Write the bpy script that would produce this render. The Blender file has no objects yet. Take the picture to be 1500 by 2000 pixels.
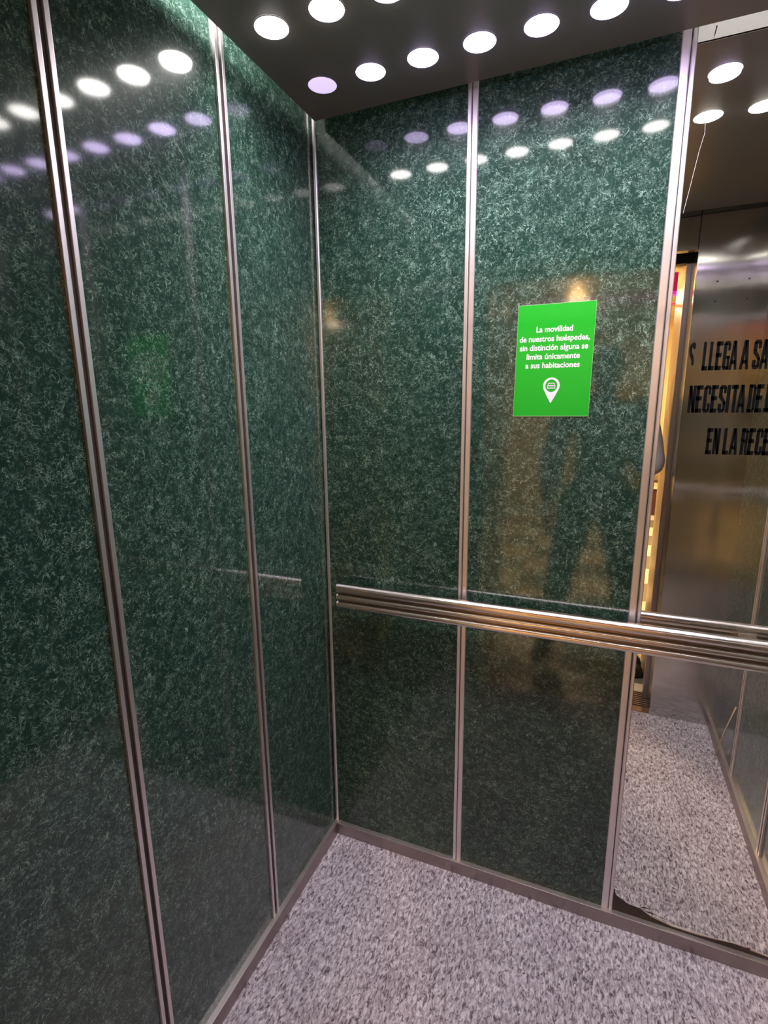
import bpy, bmesh, math, random
from mathutils import Vector, Matrix, Euler
random.seed(7)
S = bpy.context.scene
COL = S.collection

# ------------------------------------------------------------------ camera
cam_d = bpy.data.cameras.new('camera')
cam = bpy.data.objects.new('camera', cam_d)
COL.objects.link(cam)
cam.location = (0.7483, -1.3405, 1.4481)
cam.rotation_euler = (1.3618, 0.0108, 0.3901)
cam_d.sensor_fit = 'HORIZONTAL'
cam_d.sensor_width = 36.0
cam_d.lens = 1006.76 / 1500 * 36
cam_d.clip_start = 0.003
S.camera = cam
CAM = Matrix.Translation(cam.location) @ cam.rotation_euler.to_matrix().to_4x4()

# ------------------------------------------------------------------ world, exposure
W = bpy.data.worlds.new('world'); S.world = W; W.use_nodes = True
W.node_tree.nodes['Background'].inputs[0].default_value = (0.0, 0.0, 0.0, 1)
S.view_settings.view_transform = 'Standard'
S.view_settings.look = 'None'
S.view_settings.exposure = 0.12
S.view_settings.gamma = 1.0
S.cycles.max_bounces = 14
S.cycles.diffuse_bounces = 5
S.cycles.glossy_bounces = 8
S.cycles.sample_clamp_indirect = 6.0
S.cycles.blur_glossy = 0.3
S.cycles.use_denoising = True

ROW1 = (0.74, 0.60, 1.0)        # lavender lamps by the back wall
ROW2 = (1.0, 0.97, 0.93)        # white lamps
DOWN_W = 0.60                    # watts of one ceiling lamp
LENS1, LENS2 = 16.0, 24.0       # radiance of the frosted lenses
WARM = (1.0, 0.77, 0.50)

def area(name, loc, rot, size, power, color, shape='DISK', size_y=None, spread=180):
    d = bpy.data.lights.new(name, 'AREA'); d.shape = shape; d.size = size
    if size_y: d.size_y = size_y
    d.energy = power; d.color = color; d.spread = math.radians(spread)
    o = bpy.data.objects.new(name, d); COL.objects.link(o)
    o.location = loc; o.rotation_euler = rot
    return o

# light in the gap above the ceiling sheet (it leaks out along the walls)
area('cove_light', (0.088, -0.66, 2.345), (0, math.radians(22), 0), 0.03, 15.0, (1, 0.98, 0.92), 'RECTANGLE', 0.62)
area('cove_light', (0.85, -0.20, 2.33), (math.radians(35), 0, 0), 0.70, 1.6, (0.95, 0.92, 1.0), 'RECTANGLE', 0.05)
# lobby lamps
area('lobby_light', (0.46, -4.56, 2.36), (0, 0, 0), 0.15, 42, WARM)
area('lobby_light', (2.25, -4.41, 2.36), (0, 0, 0), 0.15, 42, WARM)
area('lobby_light', (-0.25, -2.60, 2.36), (0, 0, 0), 0.15, 62, WARM)

# ------------------------------------------------------------------ helpers
def props(o, label=None, cat=None, group=None, kind=None):
    if label: o['label'] = label
    if cat: o['category'] = cat
    if group: o['group'] = group
    if kind: o['kind'] = kind
    return o

def link(name, bm, mat, parent=None, smooth=False, bevel=0.0):
    me = bpy.data.meshes.new(name)
    if bevel:
        bmesh.ops.bevel(bm, geom=[e for e in bm.edges], offset=bevel, segments=2, affect='EDGES', profile=0.6)
    bmesh.ops.recalc_face_normals(bm, faces=bm.faces)
    bm.to_mesh(me); bm.free()
    o = bpy.data.objects.new(name, me); COL.objects.link(o)
    for m in (mat if isinstance(mat, (list, tuple)) else [mat]):
        me.materials.append(m)
    if smooth:
        for p in me.polygons: p.use_smooth = True
    if parent: o.parent = parent
    return o

def box(bm, x0, x1, y0, y1, z0, z1):
    vs = [bm.verts.new(c) for c in ((x0,y0,z0),(x1,y0,z0),(x1,y1,z0),(x0,y1,z0),(x0,y0,z1),(x1,y0,z1),(x1,y1,z1),(x0,y1,z1))]
    for f in ((0,3,2,1),(4,5,6,7),(0,1,5,4),(1,2,6,5),(2,3,7,6),(3,0,4,7)):
        bm.faces.new([vs[i] for i in f])
    return vs

def boxes(*bs):
    bm = bmesh.new()
    for b in bs: box(bm, *b)
    return bm

def extrude_profile(bm, prof, to3, a, b):
    """closed 2-D profile swept from a to b; to3(u, v, w) gives the point"""
    A = [bm.verts.new(to3(u, v, a)) for u, v in prof]
    B = [bm.verts.new(to3(u, v, b)) for u, v in prof]
    n = len(prof)
    for i in range(n):
        bm.faces.new((A[i], A[(i+1) % n], B[(i+1) % n], B[i]))
    bm.faces.new(list(reversed(A))); bm.faces.new(B)

def tube(bm, pts, r, n=10):
    pts = [Vector(p) for p in pts]
    rings = []
    for i, p in enumerate(pts):
        d = (pts[min(i+1, len(pts)-1)] - pts[max(i-1, 0)]).normalized()
        u = d.orthogonal().normalized(); v = d.cross(u)
        rr = r[i] if isinstance(r, (list, tuple)) else r
        rings.append([bm.verts.new(p + (u*math.cos(2*math.pi*k/n) + v*math.sin(2*math.pi*k/n))*rr) for k in range(n)])
    for a, b in zip(rings, rings[1:]):
        for k in range(n): bm.faces.new((a[k], a[(k+1) % n], b[(k+1) % n], b[k]))
    bm.faces.new(list(reversed(rings[0]))); bm.faces.new(rings[-1])

def slab(bm, pts, y0, y1):
    """polygon in the x-z plane, given a thickness in y"""
    A = [bm.verts.new((x, y0, z)) for x, z in pts]; B = [bm.verts.new((x, y1, z)) for x, z in pts]
    n = len(pts)
    bm.faces.new(A); bm.faces.new(list(reversed(B)))
    for i in range(n): bm.faces.new((A[i], B[i], B[(i+1) % n], A[(i+1) % n]))

# ------------------------------------------------------------------ materials
def new_mat(name):
    m = bpy.data.materials.new(name); m.use_nodes = True
    return m, m.node_tree.nodes, m.node_tree.links, m.node_tree.nodes['Principled BSDF']

def simple(name, col, rough=0.5, metal=0.0, spec=0.5, coat=0.0, coat_rough=0.1, bump=0.0, bump_scale=200, aniso=0.0):
    m, n, l, b = new_mat(name)
    b.inputs['Base Color'].default_value = (*col, 1)
    b.inputs['Roughness'].default_value = rough
    b.inputs['Metallic'].default_value = metal
    b.inputs['Specular IOR Level'].default_value = spec
    b.inputs['Coat Weight'].default_value = coat
    b.inputs['Coat Roughness'].default_value = coat_rough
    tc = n.new('ShaderNodeTexCoord'); nz = n.new('ShaderNodeTexNoise')
    l.new(tc.outputs['Object'], nz.inputs['Vector']); nz.inputs['Scale'].default_value = bump_scale; nz.inputs['Detail'].default_value = 3
    mr = n.new('ShaderNodeMapRange'); l.new(nz.outputs['Fac'], mr.inputs['Value'])
    mr.inputs['To Min'].default_value = max(0.0, rough*0.85); mr.inputs['To Max'].default_value = min(1, rough*1.15)
    l.new(mr.outputs['Result'], b.inputs['Roughness'])
    if bump:
        bp = n.new('ShaderNodeBump'); bp.inputs['Strength'].default_value = bump; bp.inputs['Distance'].default_value = 0.002
        l.new(nz.outputs['Fac'], bp.inputs['Height']); l.new(bp.outputs['Normal'], b.inputs['Normal'])
    return m

def math_node(n, l, op, a, b=None, c=None, clamp=False):
    x = n.new('ShaderNodeMath'); x.operation = op; x.use_clamp = clamp
    for i, v in enumerate((a, b, c)):
        if v is None: continue
        if isinstance(v, (int, float)): x.inputs[i].default_value = v
        else: l.new(v, x.inputs[i])
    return x.outputs[0]

def laminate():
    """dark green glossy laminate covered in pale wispy fibres"""
    m, n, l, b = new_mat('green_fibre_laminate')
    tc = n.new('ShaderNodeTexCoord')
    def noise(scale, detail=2, dist=0.0, off=0.0, rough=0.5):
        mp = n.new('ShaderNodeMapping'); mp.inputs['Location'].default_value = (off, off*1.7, off*0.6)
        l.new(tc.outputs['Object'], mp.inputs['Vector'])
        z = n.new('ShaderNodeTexNoise'); l.new(mp.outputs['Vector'], z.inputs['Vector'])
        z.inputs['Scale'].default_value = scale; z.inputs['Detail'].default_value = detail
        z.inputs['Distortion'].default_value = dist; z.inputs['Roughness'].default_value = rough
        return z.outputs['Fac']
    def wisps(scale, width, off, mask_scale, lo, hi):
        f = noise(scale, 2.0, 1.6, off)
        d = math_node(n, l, 'ABSOLUTE', math_node(n, l, 'SUBTRACT', f, 0.5))
        mr = n.new('ShaderNodeMapRange'); mr.interpolation_type = 'SMOOTHSTEP'
        l.new(d, mr.inputs['Value']); mr.inputs['From Min'].default_value = 0.0; mr.inputs['From Max'].default_value = width
        mr.inputs['To Min'].default_value = 1.0; mr.inputs['To Max'].default_value = 0.0
        mk = n.new('ShaderNodeMapRange'); mk.interpolation_type = 'SMOOTHSTEP'
        l.new(noise(mask_scale, 1.0, 0.6, off+3.1), mk.inputs['Value'])
        mk.inputs['From Min'].default_value = lo; mk.inputs['From Max'].default_value = hi
        return math_node(n, l, 'MULTIPLY', mr.outputs['Result'], mk.outputs['Result'])
    a = wisps(44, 0.022, 0.0, 48, 0.47, 0.62)
    c = wisps(66, 0.028, 7.3, 62, 0.47, 0.63)
    d = wisps(100, 0.042, 13.9, 46, 0.45, 0.66)
    fine = math_node(n, l, 'MULTIPLY', math_node(n, l, 'SUBTRACT', noise(150, 2, 0.8, 2.2), 0.52, clamp=True), 1.1)
    s = math_node(n, l, 'MAXIMUM', math_node(n, l, 'MAXIMUM', a, c), math_node(n, l, 'MULTIPLY', d, 0.7))
    big = noise(9, 3, 0.4, 5.0)
    amp = n.new('ShaderNodeMapRange'); l.new(big, amp.inputs['Value'])
    amp.inputs['From Min'].default_value = 0.3; amp.inputs['From Max'].default_value = 0.7
    amp.inputs['To Min'].default_value = 0.55; amp.inputs['To Max'].default_value = 1.0
    s = math_node(n, l, 'ADD', math_node(n, l, 'MULTIPLY', s, amp.outputs['Result']), fine, clamp=True)
    base = n.new('ShaderNodeMix'); base.data_type = 'RGBA'; l.new(noise(26, 3, 0.8, 1.0), base.inputs[0])
    base.inputs[6].default_value = (0.0045, 0.0165, 0.012, 1); base.inputs[7].default_value = (0.022, 0.062, 0.047, 1)
    mx = n.new('ShaderNodeMix'); mx.data_type = 'RGBA'; l.new(s, mx.inputs[0])
    l.new(base.outputs[2], mx.inputs[6]); mx.inputs[7].default_value = (0.255, 0.385, 0.325, 1)
    l.new(mx.outputs[2], b.inputs['Base Color'])
    b.inputs['Roughness'].default_value = 0.30
    b.inputs['Specular IOR Level'].default_value = 0.09
    b.inputs['Coat Weight'].default_value = 1.0
    b.inputs['Coat Roughness'].default_value = 0.07
    bp = n.new('ShaderNodeBump'); bp.inputs['Strength'].default_value = 0.10; bp.inputs['Distance'].default_value = 0.004
    l.new(noise(5.5, 1, 0.0, 9.0), bp.inputs['Height']); l.new(bp.outputs['Normal'], b.inputs['Coat Normal'])
    return m

def granule_floor():
    m, n, l, b = new_mat('speckled_grey_floor')
    tc = n.new('ShaderNodeTexCoord')
    def noise(scale, detail, off, dist=0.0, sx=1.0, sy=0.42):
        mp = n.new('ShaderNodeMapping'); mp.inputs['Location'].default_value = (off, off, 0); mp.inputs['Scale'].default_value = (sx, sy, 1)
        mp.inputs['Rotation'].default_value = (0, 0, -0.12)
        l.new(tc.outputs['Object'], mp.inputs['Vector'])
        z = n.new('ShaderNodeTexNoise'); l.new(mp.outputs['Vector'], z.inputs['Vector'])
        z.inputs['Scale'].default_value = scale; z.inputs['Detail'].default_value = detail; z.inputs['Distortion'].default_value = dist
        z.inputs['Roughness'].default_value = 0.6
        return z.outputs['Fac']
    cr = n.new('ShaderNodeValToRGB'); l.new(noise(145, 3, 0, 0.8), cr.inputs['Fac'])
    e = cr.color_ramp.elements
    e[0].position = 0.33; e[0].color = (0.10, 0.076, 0.092, 1)
    e[1].position = 0.64; e[1].color = (0.64, 0.585, 0.645, 1)
    k = e.new(0.43); k.color = (0.30, 0.252, 0.285, 1)
    k = e.new(0.53); k.color = (0.44, 0.385, 0.425, 1)
    dk = n.new('ShaderNodeMapRange'); dk.interpolation_type = 'SMOOTHSTEP'; l.new(noise(115, 2, 4.7, 0.9, 1, 0.5), dk.inputs['Value'])
    dk.inputs['From Min'].default_value = 0.33; dk.inputs['From Max'].default_value = 0.41
    dk.inputs['To Min'].default_value = 0.85; dk.inputs['To Max'].default_value = 0.0
    mx = n.new('ShaderNodeMix'); mx.data_type = 'RGBA'; l.new(dk.outputs['Result'], mx.inputs[0])
    l.new(cr.outputs['Color'], mx.inputs[6]); mx.inputs[7].default_value = (0.075, 0.055, 0.068, 1)
    dirt = n.new('ShaderNodeMix'); dirt.data_type = 'RGBA'; dirt.blend_type = 'MULTIPLY'; dirt.inputs[0].default_value = 1.0
    dr = n.new('ShaderNodeValToRGB'); l.new(noise(6, 4, 2, 0.3, 1, 1), dr.inputs['Fac'])
    dr.color_ramp.elements[0].position = 0.3; dr.color_ramp.elements[0].color = (0.80, 0.77, 0.78, 1)
    dr.color_ramp.elements[1].position = 0.6; dr.color_ramp.elements[1].color = (1, 1, 1, 1)
    l.new(mx.outputs[2], dirt.inputs[6]); l.new(dr.outputs['Color'], dirt.inputs[7])
    l.new(dirt.outputs[2], b.inputs['Base Color'])
    b.inputs['Roughness'].default_value = 0.75
    b.inputs['Specular IOR Level'].default_value = 0.2
    bp = n.new('ShaderNodeBump'); bp.inputs['Strength'].default_value = 0.5; bp.inputs['Distance'].default_value = 0.002
    l.new(noise(145, 3, 0, 0.8), bp.inputs['Height']); l.new(bp.outputs['Normal'], b.inputs['Normal'])
    return m

def brushed(name, col, rough, grain=(4, 400, 400), amount=0.25, aniso=0.0, horizontal_spread=True):
    m, n, l, b = new_mat(name)
    b.inputs['Metallic'].default_value = 1.0
    tc = n.new('ShaderNodeTexCoord'); mp = n.new('ShaderNodeMapping'); mp.inputs['Scale'].default_value = grain
    l.new(tc.outputs['Object'], mp.inputs['Vector'])
    nz = n.new('ShaderNodeTexNoise'); nz.inputs['Scale'].default_value = 1.0; nz.inputs['Detail'].default_value = 3
    l.new(mp.outputs['Vector'], nz.inputs['Vector'])
    mr = n.new('ShaderNodeMapRange'); l.new(nz.outputs['Fac'], mr.inputs['Value'])
    mr.inputs['To Min'].default_value = rough*(1-amount); mr.inputs['To Max'].default_value = rough*(1+amount)
    l.new(mr.outputs['Result'], b.inputs['Roughness'])
    cm = n.new('ShaderNodeMix'); cm.data_type = 'RGBA'; l.new(nz.outputs['Fac'], cm.inputs[0])
    cm.inputs[6].default_value = (*[c*0.92 for c in col], 1); cm.inputs[7].default_value = (*[min(1, c*1.06) for c in col], 1)
    l.new(cm.outputs[2], b.inputs['Base Color'])
    if aniso:
        b.inputs['Anisotropic'].default_value = aniso
        tg = n.new('ShaderNodeTangent'); tg.direction_type = 'RADIAL'; tg.axis = 'Z'
        l.new(tg.outputs['Tangent'], b.inputs['Tangent'])
        b.inputs['Anisotropic Rotation'].default_value = 0.0 if horizontal_spread else 0.25
    return m, n, l, b

def stainless():
    m, n, l, b = brushed('brushed_stainless_sheet', (0.54, 0.525, 0.50), 0.145, (300, 300, 3), 0.15, 0.93)
    tc = n.new('ShaderNodeTexCoord'); mp = n.new('ShaderNodeMapping'); mp.inputs['Scale'].default_value = (1, 1, 1.6)
    l.new(tc.outputs['Object'], mp.inputs['Vector'])
    nz = n.new('ShaderNodeTexNoise'); nz.inputs['Scale'].default_value = 4.0; nz.inputs['Detail'].default_value = 1
    l.new(mp.outputs['Vector'], nz.inputs['Vector'])
    bp = n.new('ShaderNodeBump'); bp.inputs['Strength'].default_value = 0.12; bp.inputs['Distance'].default_value = 0.010
    l.new(nz.outputs['Fac'], bp.inputs['Height']); l.new(bp.outputs['Normal'], b.inputs['Normal'])
    return m

def emit(name, col, strength):
    m, n, l, b = new_mat(name)
    b.inputs['Base Color'].default_value = (*[0.6*c for c in col], 1)
    b.inputs['Emission Color'].default_value = (*col, 1)
    b.inputs['Emission Strength'].default_value = strength
    b.inputs['Roughness'].default_value = 0.4
    return m

def tile_floor():
    m, n, l, b = new_mat('checkered_lobby_tiles')
    tc = n.new('ShaderNodeTexCoord'); ck = n.new('ShaderNodeTexChecker')
    mp = n.new('ShaderNodeMapping'); mp.inputs['Location'].default_value = (0.2, 0.16, 0.1); l.new(tc.outputs['Object'], mp.inputs['Vector'])
    l.new(mp.outputs['Vector'], ck.inputs['Vector'])
    ck.inputs['Scale'].default_value = 1/0.42
    ck.inputs['Color1'].default_value = (0.80, 0.70, 0.52, 1); ck.inputs['Color2'].default_value = (0.22, 0.21, 0.15, 1)
    l.new(ck.outputs['Color'], b.inputs['Base Color']); b.inputs['Roughness'].default_value = 0.35
    return m

def curtain_mat():
    m, n, l, b = new_mat('cream_curtain_cloth')
    tc = n.new('ShaderNodeTexCoord'); nz = n.new('ShaderNodeTexNoise'); nz.inputs['Scale'].default_value = 12
    l.new(tc.outputs['Object'], nz.inputs['Vector'])
    mx = n.new('ShaderNodeMix'); mx.data_type = 'RGBA'; l.new(nz.outputs['Fac'], mx.inputs[0])
    mx.inputs[6].default_value = (0.72, 0.60, 0.36, 1); mx.inputs[7].default_value = (0.82, 0.72, 0.48, 1)
    l.new(mx.outputs[2], b.inputs['Base Color']); b.inputs['Roughness'].default_value = 0.8
    return m

GREEN = laminate()
FLOOR = granule_floor()
STEEL = stainless()
_alu = brushed('brushed_aluminium_strip', (0.82, 0.75, 0.765), 0.40, (500, 500, 4), 0.12)
ALU = _alu[0]; _alu[3].inputs['Metallic'].default_value = 0.90
SKIRT = brushed('brushed_steel_skirting', (0.37, 0.31, 0.30), 0.36, (4, 4, 500), 0.2)[0]
SKIRTTOP = brushed('painted_lit_skirting_edge', (0.58, 0.52, 0.50), 0.45, (40, 40, 40), 0.2)[0]  # paler than SKIRT: light caught by the top face, put into the colour
RAIL = brushed('polished_rail_steel', (0.66, 0.60, 0.56), 0.22, (1, 1800, 1800), 0.06)[0]
CEIL = simple('dark_satin_ceiling_sheet', (0.235, 0.215, 0.22), 0.36, 0.2, 0.4)
FLANGE = simple('bare_sheet_edge', (0.62, 0.62, 0.62), 0.5, 0.2)
DARKGAP = simple('dark_brown_groove', (0.040, 0.028, 0.027), 0.6)
BLACK = simple('black_metal', (0.012, 0.012, 0.013), 0.5)
BACKING = simple('dark_backing_board', (0.05, 0.05, 0.05), 0.8)
MIRROR = simple('silvered_mirror', (0.87, 0.86, 0.80), 0.0, 1.0)
VINYL = simple('black_vinyl', (0.004, 0.004, 0.005), 0.8, spec=0.1)
RUST = simple('brown_corroded_silvering', (0.055, 0.034, 0.028), 0.7, bump=0.4)
CHIP = simple('pale_chipped_edge', (0.55, 0.46, 0.44), 0.5)
SCRATCH = simple('pale_scratch', (0.55, 0.52, 0.52), 0.4)
STICKER = simple('green_printed_sticker', (0.003, 0.40, 0.02), 0.35, spec=0.4)
STICKEDGE = simple('sticker_paper_edge', (0.30, 0.55, 0.30), 0.5)
PRINT = simple('pale_print', (0.86, 0.80, 0.88), 0.5)
JAMB = simple('warm_cream_jamb', (0.46, 0.31, 0.17), 0.30)
LOBWALL = simple('cream_lobby_wall', (0.74, 0.64, 0.44), 0.7)
LOBCEIL = simple('lobby_ceiling_paint', (0.70, 0.56, 0.36), 0.7)
WOODDARK = simple('dark_red_wood', (0.065, 0.016, 0.012), 0.4)
WOODTOP = simple('pale_wood_top', (0.80, 0.66, 0.42), 0.4)
STICK = simple('pale_wood_stick', (0.85, 0.62, 0.33), 0.6)
TILES = tile_floor()
CURTAIN = curtain_mat()

# ------------------------------------------------------------------ lift car shell
WX, DY, H, TOP = 1.31, -1.14, 2.15, 2.40
S1, S2 = 0.4285, 0.8623
YA, YB = -0.3679, -0.7498
KZ, KT = 0.0425, 0.0146
def structure(o):
    o['kind'] = 'structure'; return o

structure(link('floor', boxes((-0.04, WX+0.04, DY-0.005, 0.04, -0.04, 0.0)), FLOOR))
roof = structure(link('ceiling_roof', boxes((-0.04, WX+0.04, DY-0.03, 0.04, TOP, TOP+0.03)), simple('grey_roof_paint', (0.55, 0.55, 0.55), 0.7)))
roof.name = 'ceiling_1'

wl = structure(link('wall_left', boxes((-0.04, -0.012, DY-0.03, 0.012, 0.0, TOP)), BACKING))
link('wall_panel', boxes((-0.012, 0.0, YA, 0.0, 0.0, TOP)), GREEN, wl)
link('wall_panel', boxes((-0.012, 0.0, YB, YA, 0.0, TOP)), GREEN, wl)
link('wall_panel', boxes((-0.012, 0.0, DY, YB, 0.0, TOP)), GREEN, wl)
wb = structure(link('wall_back', boxes((-0.04, WX+0.04, 0.012, 0.04, 0.0, TOP)), BACKING))
link('wall_panel', boxes((0.0, S1, 0.0, 0.012, 0.0, TOP)), GREEN, wb)
link('wall_panel', boxes((S1, S2, 0.0, 0.012, 0.0, TOP)), GREEN, wb)
wr = structure(link('wall_right', boxes((WX+0.012, WX+0.04, DY-0.03, 0.012, 0.0, TOP)), BACKING))
for a, b in ((YA, 0.0), (YB, YA), (DY, YB)):
    link('wall_panel', boxes((WX, WX+0.012, a, b, 0.0, TOP)), GREEN, wr)
# front wall: steel returns, header over the door
OX0, OX1, OZ = 0.25, 1.06, 2.02
structure(link('wall_front_left', boxes((-0.012, OX0, DY-0.13, DY, 0.0, TOP)), STEEL, bevel=0.002))
structure(link('wall_front_right', boxes((OX1, WX+0.012, DY-0.13, DY, 0.0, TOP)), STEEL, bevel=0.002))
structure(link('wall_front_header', boxes((OX0+0.001, OX1-0.001, DY-0.045, DY-0.004, OZ, TOP)), STEEL, bevel=0.002))

# ceiling sheet with an upturned edge, kept clear of the walls
ce = structure(link('ceiling', boxes((0.0261, WX-0.026, DY+0.03, -0.0286, H, H+0.003)), CEIL))
link('ceiling_edge', boxes((0.0261, WX-0.026, -0.0312, -0.0286, H+0.0005, H+0.042), (0.0261, WX-0.026, DY+0.03, DY+0.0326, H+0.0005, H+0.042),
     (0.0261, 0.0287, DY+0.0326, -0.0312, H+0.0005, H+0.042), (WX-0.0286, WX-0.026, DY+0.0326, -0.0312, H+0.0005, H+0.042)), FLANGE, ce)

# cover strips over the panel joints
def strip_left(y, x=0.0, s=1, n=1):
    fl, h = 0.0085, 0.006
    bm = boxes(*[(min(x, x+s*h), max(x, x+s*h), y+a, y+b, KZ-0.001, TOP-0.01) for a, b in ((-0.0135, -0.0135+fl), (0.0135-fl, 0.0135))])
    o = structure(link('trim_%d' % n, bm, ALU, bevel=0.0008))
    link('groove', boxes((min(x, x+s*0.0015), max(x, x+s*0.0015), y-0.005, y+0.005, KZ-0.001, TOP-0.01)), DARKGAP, o)  # dark colour stands in for the dim reflections inside the channel
def strip_back(x, n, w=0.0125, split=0.0):
    prof = [(-w, 0.0005), (-w, -0.003), (-w+0.0015, -0.0048), (split-0.003, -0.0048), (split-0.0011, -0.0035), (split-0.0011, -0.0005),
            (split+0.0011, -0.0005), (split+0.0011, -0.0035), (split+0.003, -0.0048), (w-0.0015, -0.0048), (w, -0.003), (w, 0.0005)]
    bm = bmesh.new(); extrude_profile(bm, prof, lambda u, v, q: (x+u, v, q), KZ-0.001, TOP-0.01)
    o = structure(link('trim_%d' % n, bm, ALU))
    link('groove', boxes((x+split-0.0011, x+split+0.0011, -0.0012, -0.0004, KZ, TOP-0.011)), DARKGAP, o)  # shade in the slit, painted as a dark insert
strip_left(YA, n=1); strip_left(YB, n=2)
strip_back(S1, 3, split=-0.002); strip_back(S2, 4, 0.014, 0.004)
strip_left(YA, WX, -1, 5); strip_left(YB, WX, -1, 6)
bm = bmesh.new()
extrude_profile(bm, [(0.0035, 0), (0.0035, -0.004), (0.0055, -0.0055), (0.0105, -0.0055), (0.0125, -0.003), (0.0125, 0)], lambda u, v, q: (u, v, q), KZ-0.001, TOP-0.01)
structure(link('trim_7', bm, ALU))
bm = bmesh.new()
extrude_profile(bm, [(WX-0.0035, 0), (WX-0.0035, -0.004), (WX-0.0055, -0.0055), (WX-0.0105, -0.0055), (WX-0.0125, -0.003), (WX-0.0125, 0)], lambda u, v, q: (u, v, q), KZ-0.001, TOP-0.01)
structure(link('trim_8', bm, ALU))

# skirting
structure(link('baseboard_back', boxes((KT, WX-KT, -KT, 0.0, 0.0, KZ)), SKIRT, bevel=0.0012))
structure(link('baseboard_left', boxes((0.0, KT, DY, 0.0, 0.0, KZ)), SKIRT, bevel=0.0012))
structure(link('baseboard_right', boxes((WX-KT, WX, DY, 0.0, 0.0, KZ)), SKIRT, bevel=0.0012))

for nm, bx in (('baseboard_back', (KT, WX-KT, -KT+0.0008, -0.0002, KZ-0.0004, KZ+0.0006)), ('baseboard_left', (0.0002, KT-0.0008, DY+0.002, -0.0002, KZ-0.0004, KZ+0.0006)), ('baseboard_right', (WX-KT+0.0008, WX-0.0002, DY+0.002, -0.0002, KZ-0.0004, KZ+0.0006))):
    link('top_edge', boxes(bx), SKIRTTOP, bpy.data.objects[nm])  # thin strip that paints the lit top face of the skirting

# ------------------------------------------------------------------ mirror
mx0, mx1 = S2+0.013, WX-0.012
mir = link('wall_mirror', boxes((mx0-0.012, mx1+0.01, 0.0, 0.006, KZ-0.01, TOP-0.02)), MIRROR)
props(mir, 'tall frameless wall mirror with black lettering, filling the right third of the back wall', 'mirror')
DMG = [(0.8722,0.14),(0.8765,0.118),(0.8828,0.095),(0.892,0.089),(0.9023,0.0841),(0.911,0.0788),(0.92,0.0764),(0.934,0.0762),(0.9469,0.0748),(0.957,0.0682),(0.9674,0.0629),
       (0.974,0.0598),(0.9817,0.0579),(1.0,0.0545),(1.0232,0.0502),(1.0791,0.0497),(1.1176,0.0528),(1.1624,0.0593),(1.1922,0.0589),(1.2005,0.0611),(1.2036,0.0554),(1.2414,0.0521),(1.297,0.050)]
bm = bmesh.new(); slab(bm, [(1.297, KZ-0.005), (0.8722, KZ-0.005)] + DMG, -0.0004, 0.0002)
props(link('corroded_edge', bm, RUST, mir), 'brown patch where the silvering has corroded along the lower edge')
bm = bmesh.new(); top = DMG[8:]
slab(bm, top + [(x, z+0.0035+0.002*math.sin(x*90)) for x, z in reversed(top)], -0.0005, 0.0001)
link('chipped_edge', bm, CHIP, mir)
for pts in ([(0.9469, 0.0775), (0.953, 0.084), (0.966, 0.0835), (0.979, 0.086), (0.964, 0.0815), (0.956, 0.080)],
            [(0.957, 0.072), (0.974, 0.0735), (0.992, 0.068), (1.012, 0.066), (1.0, 0.0648), (0.984, 0.0695), (0.966, 0.0690)],
            [(0.873, 0.116), (0.882, 0.110), (0.890, 0.1085), (0.880, 0.108)]):
    bm = bmesh.new(); slab(bm, pts, -0.0004, 0.0001); link('crack', bm, DARKGAP, mir)
bm = bmesh.new()
sc = [(0.9045, 1.992), (0.9055, 1.975), (0.8990, 1.945), (0.8900, 1.886), (0.8808, 1.830)]
slab(bm, [(x-0.00035, z) for x, z in sc] + [(x+0.00035, z) for x, z in reversed(sc)], -0.0005, 0.0001)
props(link('scratch', bm, SCRATCH, mir), 'thin pale scratch running down the upper left of the glass')
bm = bmesh.new(); slab(bm, [(0.906, 2.16), (0.9085, 2.16), (0.9065, 2.148), (0.9035, 2.138), (0.9045, 2.148)], -0.0006, 0.0001)
link('nick', bm, DARKGAP, mir)

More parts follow.
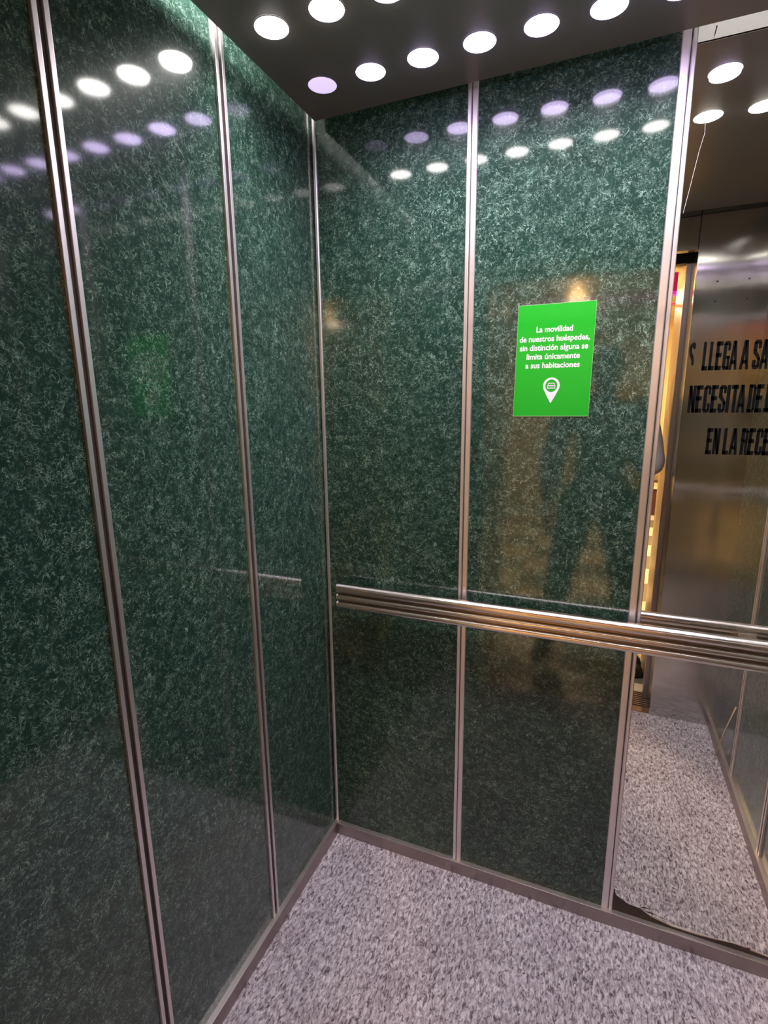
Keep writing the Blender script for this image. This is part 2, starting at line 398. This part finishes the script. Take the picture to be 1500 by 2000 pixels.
# black condensed capitals: strokes in a cell 1 wide, 1 high
def cell(ch):
    s, t = 0.47, 0.15            # stem width, bar height
    R = lambda x0, x1, z0, z1: [(x0, z0), (x1, z0), (x1, z1), (x0, z1)]
    if ch == 'L': return [R(0, s, 0, 1), R(0, .92, 0, t)]
    if ch == 'E': return [R(0, s, 0, 1), R(0, .92, 0, t), R(0, .92, 1-t, 1), R(0, .82, .45, .45+t)]
    if ch == 'I': return [R(.0, s*1.0, 0, 1)]
    if ch == 'T': return [R(.32, .32+s*1.05, 0, 1), R(-.02, 1.02, 1-t, 1)]
    if ch == 'N': return [R(0, s*.85, 0, 1), R(1-s*.85, 1, 0, 1), [(0, 1), (s*.9, 1), (1, 0), (1-s*.9, 0)]]
    if ch == 'A': return [[(-.06, 0), (.30, 0), (.66, 1), (.26, 1)], [(.70, 0), (1.06, 0), (.74, 1), (.34, 1)], R(.2, .8, .20, .33)]
    if ch == 'D': return [R(0, s, 0, 1), [(0, 0), (.7, 0), (.95, .08), (.95, .2), (.6, .12), (0, .12)], [(0, 1), (.7, 1), (.95, .92), (.95, .8), (.6, .88), (0, .88)], R(.62, .98, .1, .9)]
    if ch == 'J': return [R(.24, .84, .05, 1), R(.10, .84, 0, .16)]
    if ch == 'R': return [R(0, s, 0, 1), [(0, 1), (.75, 1), (.96, .92), (.96, .84), (.0, .86)], R(.62, .96, .55, .9), [(0, .56), (.7, .44), (.96, .5), (.96, .58), (0, .58)], [(.58, .5), (.92, .5), (1.0, 0), (.64, 0)]]
    if ch == 'C': return [R(0, s, .08, .92), [(0, .9), (.2, 1), (.78, 1), (.98, .91), (.98, .87), (0, .87)], [(0, .1), (.2, 0), (.78, 0), (.98, .09), (.98, .13), (0, .13)], R(.63, .98, .66, .9), R(.63, .98, .1, .34)]
    if ch == 'G': return [R(0, s, .08, .92), [(0, .9), (.2, 1), (.78, 1), (.98, .91), (.98, .87), (0, .87)], [(0, .1), (.2, 0), (.7, 0), (.98, .05), (.98, .13), (0, .13)], R(.63, .98, .68, .9), R(.63, .98, 0, .48), R(.46, .98, .38, .49)]
    if ch == 'S': return [R(0, s, .62, .92), [(0, .9), (.2, 1), (.78, 1), (.98, .91), (.98, .87), (0, .87)], R(.63, .98, .70, .9),
                          [(0, .66), (.36, .66), (.98, .40), (.98, .26), (.62, .34), (0, .56)], R(.63, .98, .08, .38), [(0, .1), (.2, 0), (.78, 0), (.98, .09), (.98, .13), (0, .13)], R(0, s, .1, .32)]
def lettering(words, z0, h, name='lettering'):
    bm = bmesh.new()
    for word, x0, x1 in words:
        wd = [0.56 if ch == 'I' else 0.9 if ch in 'LT' else 1.0 for ch in word]; pitch = (x1-x0)/sum(wd); x = x0
        for ch, w in zip(word, wd):
            for poly in cell(ch):
                slab(bm, [(x + pitch*(.02 + (w*.95 if ch != 'I' else 0.95)*u), z0 + h*v) for u, v in poly], -0.0008, 0.0)
            x += pitch*w
    return bm
bm = lettering([('LLEGA', 0.946, 1.0105), ('A', 1.0160, 1.0315), ('SA', 1.0375, 1.0655)], 1.509, 0.0595)
# the first letter has lost its lower left piece
slab(bm, [(0.9195, 1.552), (0.9195, 1.560), (0.9225, 1.566), (0.9270, 1.5695), (0.9310, 1.566), (0.9315, 1.556), (0.9275, 1.554), (0.9262, 1.560), (0.9245, 1.556), (0.9250, 1.548), (0.9290, 1.539), (0.9300, 1.532),
          (0.9300, 1.521), (0.9265, 1.520), (0.9255, 1.530), (0.9215, 1.541)], -0.0008, 0.0)
link('lettering', bm, VINYL, mir)
link('lettering', lettering([('NECESITA', 0.9275, 1.0345), ('DEJ', 1.039, 1.081)], 1.419, 0.0585), VINYL, mir)
link('lettering', lettering([('EN', 0.9715, 0.9975), ('LA', 1.0035, 1.0310), ('RECE', 1.0360, 1.0900)], 1.328, 0.0575), VINYL, mir)

# ------------------------------------------------------------------ green notice
P = [(0.5470, 1.411), (0.7232, 1.411), (0.7250, 1.6712), (0.5502, 1.6720)]
bm = bmesh.new(); slab(bm, P, -0.0012, 0.0)
notice = props(link('notice_sticker', bm, STICKER), 'bright green notice with white text and map pin, left of the mirror', 'sign')
def text_mesh(body, size, bold, sx=1.0, shear=0.0):
    c = bpy.data.curves.new('t', 'FONT'); c.body = body; c.size = size; c.offset = bold*size; c.align_x = 'LEFT'; c.shear = shear
    c.resolution_u = 3
    o = bpy.data.objects.new('t', c); COL.objects.link(o)
    bpy.context.view_layer.update()
    me = bpy.data.meshes.new_from_object(o.evaluated_get(bpy.context.evaluated_depsgraph_get()))
    bpy.data.objects.remove(o); bpy.data.curves.remove(c)
    return me
def text_line(body, x0, x1, zb, parent, capz):
    me = text_mesh(body, 1.0, 0.022)
    xs = [v.co.x for v in me.vertices]; a, b = min(xs), max(xs)
    k = (x1-x0)/(b-a); kz = capz/0.73
    for v in me.vertices:
        v.co = Vector((x0 + (v.co.x-a)*k + 0.02*v.co.y*kz, -0.0014, zb + v.co.y*kz))
    me.materials.clear(); me.materials.append(PRINT)
    o = bpy.data.objects.new('text_line', me); COL.objects.link(o); o.parent = parent
    return o
text_line('La movilidad', 0.594, 0.6765, 1.6085, notice, 0.0135)
text_line('de nuestros huéspedes,', 0.556, 0.7145, 1.5872, notice, 0.0135)
text_line('sin distinción alguna se', 0.557, 0.7125, 1.567, notice, 0.0135)
text_line('limita únicamente', 0.574, 0.6955, 1.5465, notice, 0.0135)
text_line('a sus habitaciones', 0.572, 0.6965, 1.526, notice, 0.0135)
# map pin: ring drop with a little car in the hole
bm = bmesh.new()
cx, cz, ro, ri = 0.6352, 1.4835, 0.0192, 0.0138
outer = [(cx+ro*math.cos(a), cz+ro*1.02*math.sin(a)) for a in [math.radians(-28+236*i/30) for i in range(31)]] + [(cx-0.0085, cz-0.026), (cx-0.0005, 1.443), (cx+0.0005, 1.443), (cx+0.0085, cz-0.026)]
inner = [(cx+ri*math.cos(a), cz+ri*1.08*math.sin(a)) for a in [math.radians(-28+236*i/30) for i in range(31)]]
inner += [(cx+ri*math.cos(math.radians(a)), cz+ri*1.08*math.sin(math.radians(a))) for a in (233, 258, 282, 307)]
A = [bm.verts.new((x, -0.0015, z)) for x, z in outer]; B = [bm.verts.new((x, -0.0015, z)) for x, z in inner]
for i in range(len(A)):
    j = (i+1) % len(A); bm.faces.new((A[i], A[j], B[j], B[i]))
def bar(x0, x1, z0, z1):
    bm.faces.new([bm.verts.new((cx+x, -0.0015, cz+z)) for x, z in ((x0, z0), (x1, z0), (x1, z1), (x0, z1))])
bar(-0.0068, 0.0068, 0.0052, 0.0070); bar(-0.0092, 0.0092, -0.0002, 0.0020); bar(-0.0095, 0.0095, -0.0062, -0.0044)
bar(-0.0095, -0.0070, -0.0075, 0.0012); bar(0.0070, 0.0095, -0.0075, 0.0012); bar(-0.0078, -0.0066, 0.0012, 0.0062); bar(0.0066, 0.0078, 0.0012, 0.0062)
bar(-0.0045, 0.0045, -0.0030, -0.0018)
link('map_pin', bm, PRINT, notice)
bm = bmesh.new()
for (a, b) in zip(P, P[1:]+P[:1]):
    va, vb = Vector((a[0], 0, a[1])), Vector((b[0], 0, b[1])); c = Vector((0.636, 0, 1.541))
    ia, ib = va + (c-va)*0.008, vb + (c-vb)*0.008
    bm.faces.new([bm.verts.new((q.x, -0.0013, q.z)) for q in (va, vb, ib, ia)])
link('paper_edge', bm, STICKEDGE, notice)

# ------------------------------------------------------------------ handrail
def lobe(zc, rz, ry, y0, n=10):
    return [(y0 - ry*math.cos(math.radians(-80+160*i/n)), zc - rz*math.sin(math.radians(-80+160*i/n))) for i in range(n+1)]
YR = -0.044
def arc(yc, zc, ry, rz, a0, a1, n):
    return [(yc + ry*math.cos(math.radians(a0+(a1-a0)*i/n)), zc + rz*math.sin(math.radians(a0+(a1-a0)*i/n))) for i in range(n+1)]
prof = [(-0.034, 0.8475), (-0.034, 0.9000)] + arc(YR-0.001, 0.9095, 0.0155, 0.0140, -35, 240, 28) + [(-0.042, 0.8965), (-0.042, 0.8930)] + arc(YR, 0.8830, 0.0145, 0.0100, 112, 246, 14) + [(-0.042, 0.8730), (-0.042, 0.8700)] + arc(YR, 0.8590, 0.0145, 0.0110, 112, 240, 14)
bm = bmesh.new(); extrude_profile(bm, prof, lambda u, v, q: (q, u, v), 0.060, WX-0.060)
rail = props(link('handrail', bm, RAIL), 'ribbed polished steel handrail running across the back wall and mirror', 'handrail')
for x in (0.20, 0.655, 1.11):
    bm = bmesh.new(); box(bm, x-0.02, x+0.02, -0.0345, -0.0002, 0.872, 0.896)
    link('bracket', bm, RAIL, rail, bevel=0.002)

# ------------------------------------------------------------------ ceiling lamps
def lens_bm(r=0.0325, h=0.0065, rings=5, n=36):
    bm = bmesh.new(); prev = None; c = bm.verts.new((0, 0, -h))
    for k in range(1, rings+1):
        t = k/rings; ring = [bm.verts.new((r*t*math.cos(2*math.pi*i/n), r*t*math.sin(2*math.pi*i/n), -h*(1-t**2.6))) for i in range(n)]
        for i in range(n):
            if prev: bm.faces.new((prev[i], ring[i], ring[(i+1) % n], prev[(i+1) % n]))
            else: bm.faces.new((c, ring[i], ring[(i+1) % n]))
        prev = ring
    bm.faces.new(prev)
    return bm
ORD = ['first', 'second', 'third', 'fourth', 'fifth', 'sixth', 'seventh', 'eighth', 'ninth', 'tenth']
STR1 = [0.06, 0.55, 1, 1, 1, 1, 1, 1, 1, 1]
def rim_bm(r0=0.0325, r1=0.0345, n=36):
    bm = bmesh.new()
    for z in (0,):
        a = [bm.verts.new((r0*math.cos(2*math.pi*i/n), r0*math.sin(2*math.pi*i/n), -0.0008)) for i in range(n)]
        b = [bm.verts.new((r1*math.cos(2*math.pi*i/n), r1*math.sin(2*math.pi*i/n), 0.0)) for i in range(n)]
        for i in range(n): bm.faces.new((a[i], a[(i+1) % n], b[(i+1) % n], b[i]))
    return bm
lens_mats = {}
for row, (y, col, base) in enumerate(((-0.1537, ROW1, LENS1), (-0.3524, ROW2, LENS2))):
    for i in range(10):
        k = STR1[i] if row == 0 else 1.0
        key = (row, k)
        if key not in lens_mats: lens_mats[key] = emit('lens_glow', col, base*k)
        x = 0.1184 + 0.1189*i
        o = link('ceiling_light', lens_bm(), lens_mats[key], smooth=True)
        o.location = (x, y, H-0.0002)
        pos = '%s from the left wall' % ORD[i]
        if row == 0:
            lab = ('dim lavender round ceiling lamp nearest the left back corner' if i == 0 else
                   'half lit lavender ceiling lamp beside the dim one in the corner' if i == 1 else
                   'lavender ceiling lamp in the row by the back wall, ' + pos)
        else:
            lab = 'white ceiling lamp in second row out from the back wall, ' + pos
        props(o, lab, 'ceiling lamp', 'lavender lamps along the back wall' if row == 0 else 'white lamps in the second row')
        link('rim', rim_bm(), CEIL, o)
        d = area('lamp', (0, 0, -0.0075), (0, 0, 0), 0.060, DOWN_W*max(k, 0.1), (0.95, 0.90, 1.0) if row == 0 else (1, 0.97, 0.95), 'DISK', None, 132)
        d.parent = o

# ------------------------------------------------------------------ small things in the car
bm = bmesh.new(); tube(bm, [(1.283, -0.905, 0.002), (1.292, -0.855, 0.150), (1.3065, -0.803, 0.296)], [0.0016, 0.0018, 0.0022], 8)
stk = props(link('wooden_stick', bm, STICK, smooth=True), 'thin pale wooden stick leaning on the right wall, seen in the mirror', 'stick')
bm = boxes((1.130, 1.246, DY, DY+0.0008, 1.815, 1.903))
pl = props(link('blank_plate', bm, STEEL), 'blank thin metal plate on the steel panel beside the door, seen in the mirror', 'plate')
for x, z in ((1.136, 1.895), (1.240, 1.896), (1.136, 1.822), (1.240, 1.823)):
    bm = bmesh.new(); tube(bm, [(x, DY+0.0006, z), (x, DY+0.0018, z)], 0.003, 10); link('screw', bm, BLACK, pl)

# ------------------------------------------------------------------ doorway and lobby behind the camera
structure(link('door_1', boxes((1.040, 1.60, -1.305, -1.278, 0.004, 2.0)), SKIRT, bevel=0.002))
structure(link('trim_9', boxes((OX0-0.05, OX1+0.2, -1.318, -1.274, 2.001, 2.07)), BLACK))
structure(link('trim_10', boxes((OX0, OX1, -1.195, DY-0.005, -0.04, 0.001)), SKIRT))
gb = [(OX0-0.05, OX1+0.05, -1.336+0.0175*i, -1.336+0.0175*i+0.009, -0.002, 0.002) for i in range(8)]
o = structure(link('trim_11', boxes((OX0-0.05, OX1+0.05, -1.340, -1.196, -0.04, -0.002)), BLACK)); link('groove', boxes(*gb), SKIRT, o)
structure(link('wall_lobby_front_right', boxes((OX1, 2.6, -1.74, -1.325, 0.0, 2.6)), JAMB))
structure(link('wall_lobby_front_left', boxes((-0.9, OX0, -1.74, -1.325, 0.0, 2.6)), JAMB))
structure(link('wall_lobby_front_header', boxes((OX0, OX1, -1.74, -1.325, 2.08, 2.6)), JAMB))
structure(link('floor_lobby', boxes((-0.9, 2.6, -6.4, -1.341, -0.04, 0.0)), TILES))
structure(link('ceiling_lobby', boxes((-0.9, 2.6, -6.4, -1.325, 2.6, 2.64)), LOBCEIL))
structure(link('wall_lobby_left', boxes((-0.94, -0.9, -6.4, -1.325, 0.0, 2.64)), LOBWALL))
structure(link('wall_lobby_right', boxes((2.6, 2.64, -6.4, -1.325, 0.0, 2.64)), LOBWALL))
structure(link('wall_lobby_far', boxes((-0.94, 2.64, -6.44, -6.4, 0.0, 2.64)), LOBWALL))
# lobby lamps (glowing discs under the area lamps)
for x, y, k, lab in ((0.46, -4.56, 34, 'above the green notice'), (2.25, -4.41, 120, 'beside the left back corner'), (-0.25, -2.60, 14, 'nearest the lift door')):
    bm = bmesh.new(); bmesh.ops.create_uvsphere(bm, u_segments=24, v_segments=14, radius=0.085, matrix=Matrix.Translation((x, y, 2.465)))
    tube(bm, [(x, y, 2.54), (x, y, 2.6)], 0.02, 12)
    props(link('lobby_lamp', bm, emit('warm_lamp_glow', (1.0, 0.58, 0.20), k), smooth=True), 'warm lobby ceiling lamp, reflected in the wall ' + lab, 'ceiling lamp', 'warm lobby lamps')
# curtain with soft folds
bm = bmesh.new()
N = 60; front = []
for i in range(N+1):
    x = 0.7 + 1.5*i/N
    yy = -6.30 + 0.035*math.sin(i*0.9) + 0.012*math.sin(i*2.3)
    front.append((x, yy))
prof = front + [(x, y-0.012) for x, y in reversed(front)]
extrude_profile(bm, prof, lambda u, v, q: (u, v, q), 0.40, 2.45)
props(link('curtain', bm, CURTAIN, smooth=True), 'cream curtain at the far end of the lobby, seen in the mirror through the door', 'curtain')
cab = props(link('low_cabinet', boxes((0.9, 2.3, -6.26, -5.92, 0.0, 0.345)), WOODDARK), 'low dark red cabinet with a pale top at the far end of the lobby', 'cabinet')
link('cabinet_top', boxes((0.88, 2.32, -6.26, -5.89, 0.345, 0.375)), WOODTOP, cab)
sg = props(link('lobby_sign', boxes((1.09, 1.36, -2.74, -2.68, 2.135, 2.25)), emit('magenta_panel', (0.50, 0.0, 0.11), 0.5)), 'magenta sign board hanging in the lobby, seen in the mirror', 'sign')
link('lit_edge', boxes((0.16, 1.36, -2.745, -2.675, 2.115, 2.135)), emit('magenta_tube', (1.0, 0.01, 0.36), 1.5), sg)
link('lit_line', boxes((0.16, 1.36, -2.72, -2.70, 2.058, 2.066)), emit('pink_tube', (1.0, 0.04, 0.16), 1.2), sg)
for x in (0.20, 1.31): link('hanger', boxes((x, x+0.01, -2.715, -2.705, 2.06, 2.6)), BLACK, sg)

# ------------------------------------------------------------------ the person taking the picture (seen in the mirror)
SKIN = simple('skin', (0.50, 0.29, 0.20), 0.5)
GREY = simple('grey_shirt_cloth', (0.45, 0.45, 0.48), 0.85, spec=0.2, bump=0.3, bump_scale=60)
DARK = simple('dark_trouser_cloth', (0.014, 0.013, 0.016), 0.85, spec=0.2, bump=0.3, bump_scale=60)
SHOE = simple('black_shoe_leather', (0.010, 0.010, 0.010), 0.4)
HAIRM = simple('dark_hair', (0.016, 0.012, 0.010), 0.6)
def evaluated_mesh(me, mods):
    o = bpy.data.objects.new('t', me); COL.objects.link(o)
    for kind, kw in mods:
        m = o.modifiers.new(kind, kind)
        for k, v in kw.items(): setattr(m, k, v)
    bpy.context.view_layer.update()
    r = bpy.data.meshes.new_from_object(o.evaluated_get(bpy.context.evaluated_depsgraph_get()))
    bpy.data.objects.remove(o)
    return r
def chains(cs, sub=2):
    """each chain: list of (point, radius); returns one mesh of tapered round limbs"""
    bm = bmesh.new()
    for ch in cs:
        pts = [Vector(p) for p, r in ch]; rs = [r for p, r in ch]
        P2, R2 = [], []
        for i in range(len(pts)-1):
            for k in range(4):
                t = k/4; a, b = pts[max(i-1, 0)], pts[i]; c, d = pts[i+1], pts[min(i+2, len(pts)-1)]
                P2.append(0.5*((2*b) + (c-a)*t + (2*a-5*b+4*c-d)*t*t + (3*b-a-3*c+d)*t**3)); R2.append(rs[i]*(1-t)+rs[i+1]*t)
        P2.append(pts[-1]); R2.append(rs[-1])
        tube(bm, P2, R2, 14)
        for q, r in ((P2[0], R2[0]), (P2[-1], R2[-1])):
            bmesh.ops.create_icosphere(bm, subdivisions=2, radius=r, matrix=Matrix.Translation(q))
    return bm
def ell(bm, c, rx, ry, rz):
    bmesh.ops.create_uvsphere(bm, u_segments=20, v_segments=14, radius=1.0, matrix=Matrix.Translation(c) @ Matrix.Diagonal((rx, ry, rz, 1)))
def merged(bm, name, mat, parent, voxel=0.007, smooth_it=6):
    me = bpy.data.meshes.new(name); bmesh.ops.recalc_face_normals(bm, faces=bm.faces); bm.to_mesh(me); bm.free()
    r = evaluated_mesh(me, [('REMESH', dict(mode='VOXEL', voxel_size=voxel)), ('SMOOTH', dict(iterations=smooth_it, factor=0.5))])
    r.name = name; r.materials.clear(); r.materials.append(mat)
    for p in r.polygons: p.use_smooth = True
    o = bpy.data.objects.new(name, r); COL.objects.link(o)
    if parent: o.parent = parent
    return o
PX, PY = 0.765, -1.72
def P3(x, y, z): return Vector((PX+x, PY+y, z))
L = lambda x, y, z: CAM @ Vector((x, y, z))           # a place relative to the phone in the hands
arms = {}
hand_chains = []
for s in (1, -1):
    xe = -0.02 + s*0.0375
    el = Vector((0.982, -1.455, 1.150)) if s > 0 else Vector((0.520, -1.745, 1.115))
    sh = P3(s*0.185, 0.0, 1.40)
    arms[s] = (sh, el, L(xe+s*0.052, -0.150, 0.045) if s > 0 else Vector((0.505, -1.665, 0.865)))
    wr_ = arms[s][2]; xe += s*0.004
    if s > 0:
        palm = L(xe+s*0.026, -0.104, 0.022)
        hand_chains.append([(el, 0.040), (el.lerp(wr_, 0.35), 0.040), (wr_, 0.026), (L(xe+s*0.040, -0.125, 0.034), 0.028), (palm, 0.026)])
        hand_chains.append([(palm, 0.024), (L(xe+s*0.018, -0.080, 0.012), 0.014)])
        hand_chains.append([(palm, 0.022), (L(xe+s*0.016, -0.120, 0.010), 0.013)])
        for yi, ln in ((-0.074, 0.036), (-0.092, 0.042), (-0.110, 0.038), (-0.126, 0.028)):
            hand_chains.append([(L(xe+s*0.022, yi-0.004, 0.016), 0.0095), (L(xe+s*0.013, yi, -0.002), 0.0088), (L(xe-s*ln*0.35, yi+0.002, -0.0095), 0.0078), (L(xe-s*ln, yi+0.004, -0.0085), 0.0066)])
        hand_chains.append([(L(xe+s*0.024, -0.098, 0.026), 0.013), (L(xe+s*0.008, -0.076, 0.0270), 0.0105), (L(xe-s*0.018, -0.062, 0.0235), 0.0085)])
    else:                                            # the other arm hangs, hand relaxed
        hand_chains.append([(el, 0.040), (el.lerp(wr_, 0.35), 0.038), (wr_, 0.025), (wr_+Vector((0.002, 0.012, -0.05)), 0.027), (wr_+Vector((0.004, 0.020, -0.085)), 0.026)])
        for k, ln in enumerate((0.070, 0.078, 0.074, 0.058)):
            q = wr_+Vector((0.004, 0.050-0.021*k, -0.088))
            hand_chains.append([(q, 0.0095), (q+Vector((0.004, 0.006, -ln*0.45)), 0.0088), (q+Vector((0.014, 0.008, -ln*0.8)), 0.0078), (q+Vector((0.024, 0.008, -ln)), 0.0068)])
        q = wr_+Vector((0.008, 0.030, -0.035))
        hand_chains.append([(q, 0.012), (q+Vector((0.012, 0.030, -0.025)), 0.0105), (q+Vector((0.018, 0.038, -0.055)), 0.0085)])
legs = {s: (P3(s*0.095, 0.0, 0.90), P3(s*0.165, 0.05, 0.49), P3(s*0.221, 0.06, 0.085)) for s in (1, -1)}
bm = chains(hand_chains + [
    [(P3(0, 0, 0.94), 0.115), (P3(0, 0.005, 1.12), 0.105), (P3(0, 0.0, 1.30), 0.115), (P3(0, 0.0, 1.42), 0.070), (P3(0, 0.015, 1.52), 0.052)],
    [(P3(-0.15, 0, 1.385), 0.055), (P3(0.15, 0, 1.385), 0.055)]] +
    [[(arms[s][0], 0.052), (arms[s][1], 0.040)] for s in arms] +
    [[(legs[s][0], 0.085), (legs[s][1], 0.056), (legs[s][2], 0.036), (legs[s][2]+Vector((s*0.02, 0.10, -0.05)), 0.03)] for s in legs])
hc = P3(0, 0.035, 1.605)
ell(bm, hc, 0.074, 0.094, 0.105); ell(bm, hc+Vector((0, 0.030, -0.062)), 0.055, 0.060, 0.050)
ell(bm, hc+Vector((0, 0.098, -0.022)), 0.013, 0.017, 0.022); ell(bm, hc+Vector((0, 0.088, -0.066)), 0.024, 0.010, 0.009)
for s in (1, -1): ell(bm, hc+Vector((s*0.076, 0.0, -0.015)), 0.010, 0.018, 0.030)
person = merged(bm, 'person', SKIN, None, 0.005, 4)
props(person, 'person in a grey shirt and dark trousers photographing from the doorway, seen in the mirror', 'person')
EYE = simple('eye', (0.05, 0.04, 0.04), 0.2)
for s in (1, -1):
    bm = bmesh.new(); ell(bm, hc+Vector((s*0.031, 0.083, 0.006)), 0.012, 0.010, 0.008)
    link('eye', bm, EYE, person, smooth=True)
bm = bmesh.new(); ell(bm, hc+Vector((0, -0.014, 0.024)), 0.083, 0.095, 0.100)
for v in bm.verts:
    d = v.co - hc
    if d.y > 0.045 and d.z < 0.075: v.co.y = hc.y + 0.045
    if d.z < -0.045: v.co.z = hc.z - 0.045
link('hair', bm, HAIRM, person, smooth=True)
cs = [[(P3(0, 0, 0.92), 0.140), (P3(0, 0, 1.10), 0.132), (P3(0, 0, 1.28), 0.140), (P3(0, 0, 1.385), 0.092)], [(P3(-0.16, 0, 1.375), 0.070), (P3(0.16, 0, 1.375), 0.070)]]
for s in arms:
    sh, el, w_ = arms[s]
    cs.append([(sh, 0.068), (sh.lerp(el, 0.5)+Vector((s*0.012, 0, 0)), 0.066), (el+Vector((s*0.006, 0, 0.0)), 0.068)])
    cs.append([(el, 0.068), (el.lerp(w_, 0.45), 0.058), (el.lerp(w_, 0.80), 0.040)])
merged(chains(cs), 'shirt', GREY, person, 0.009, 5)
cs = []
for s in legs:
    a, b, c = legs[s]
    cs.append([(a, 0.108), (a.lerp(b, 0.5), 0.095), (b, 0.078), (b.lerp(c, 0.6), 0.070), (c+Vector((0, 0, 0.0)), 0.060)])
cs.append([(P3(-0.05, 0, 0.94), 0.118), (P3(0.05, 0, 0.94), 0.118)])
merged(chains(cs), 'trousers', DARK, person, 0.009, 5)
for s in legs:
    c = legs[s][2]
    bm = bmesh.new()
    ell(bm, (c.x+s*0.005, c.y+0.00, 0.050), 0.044, 0.060, 0.048); ell(bm, (c.x+s*0.018, c.y+0.085, 0.040), 0.047, 0.095, 0.038); ell(bm, (c.x+s*0.024, c.y+0.150, 0.034), 0.044, 0.060, 0.032)
    sole = bmesh.ops.create_cube(bm, size=1.0, matrix=Matrix.Translation((c.x+s*0.015, c.y+0.07, 0.014)) @ Matrix.Rotation(-s*0.15, 4, 'Z') @ Matrix.Diagonal((0.080, 0.24, 0.024, 1)))
    for v in bm.verts:
        if v.co.z < 0.003: v.co.z = 0.003
    merged(bm, 'shoe', SHOE, person, 0.006, 3)
# phone
bm = bmesh.new(); box(bm, -0.0575, 0.0175, -0.1325, 0.0225, 0.003, 0.0105)
ph = link('smartphone', bm, simple('dark_phone_body', (0.02, 0.02, 0.025), 0.3), bevel=0.002)
ph.matrix_world = CAM
props(ph, 'dark smartphone held up in one hand by the person in the doorway', 'phone')
bm = bmesh.new(); box(bm, -0.055, 0.015, -0.129, 0.019, 0.0104, 0.0108)
link('screen', bm, simple('dark_phone_screen', (0.01, 0.01, 0.012), 0.08), ph)
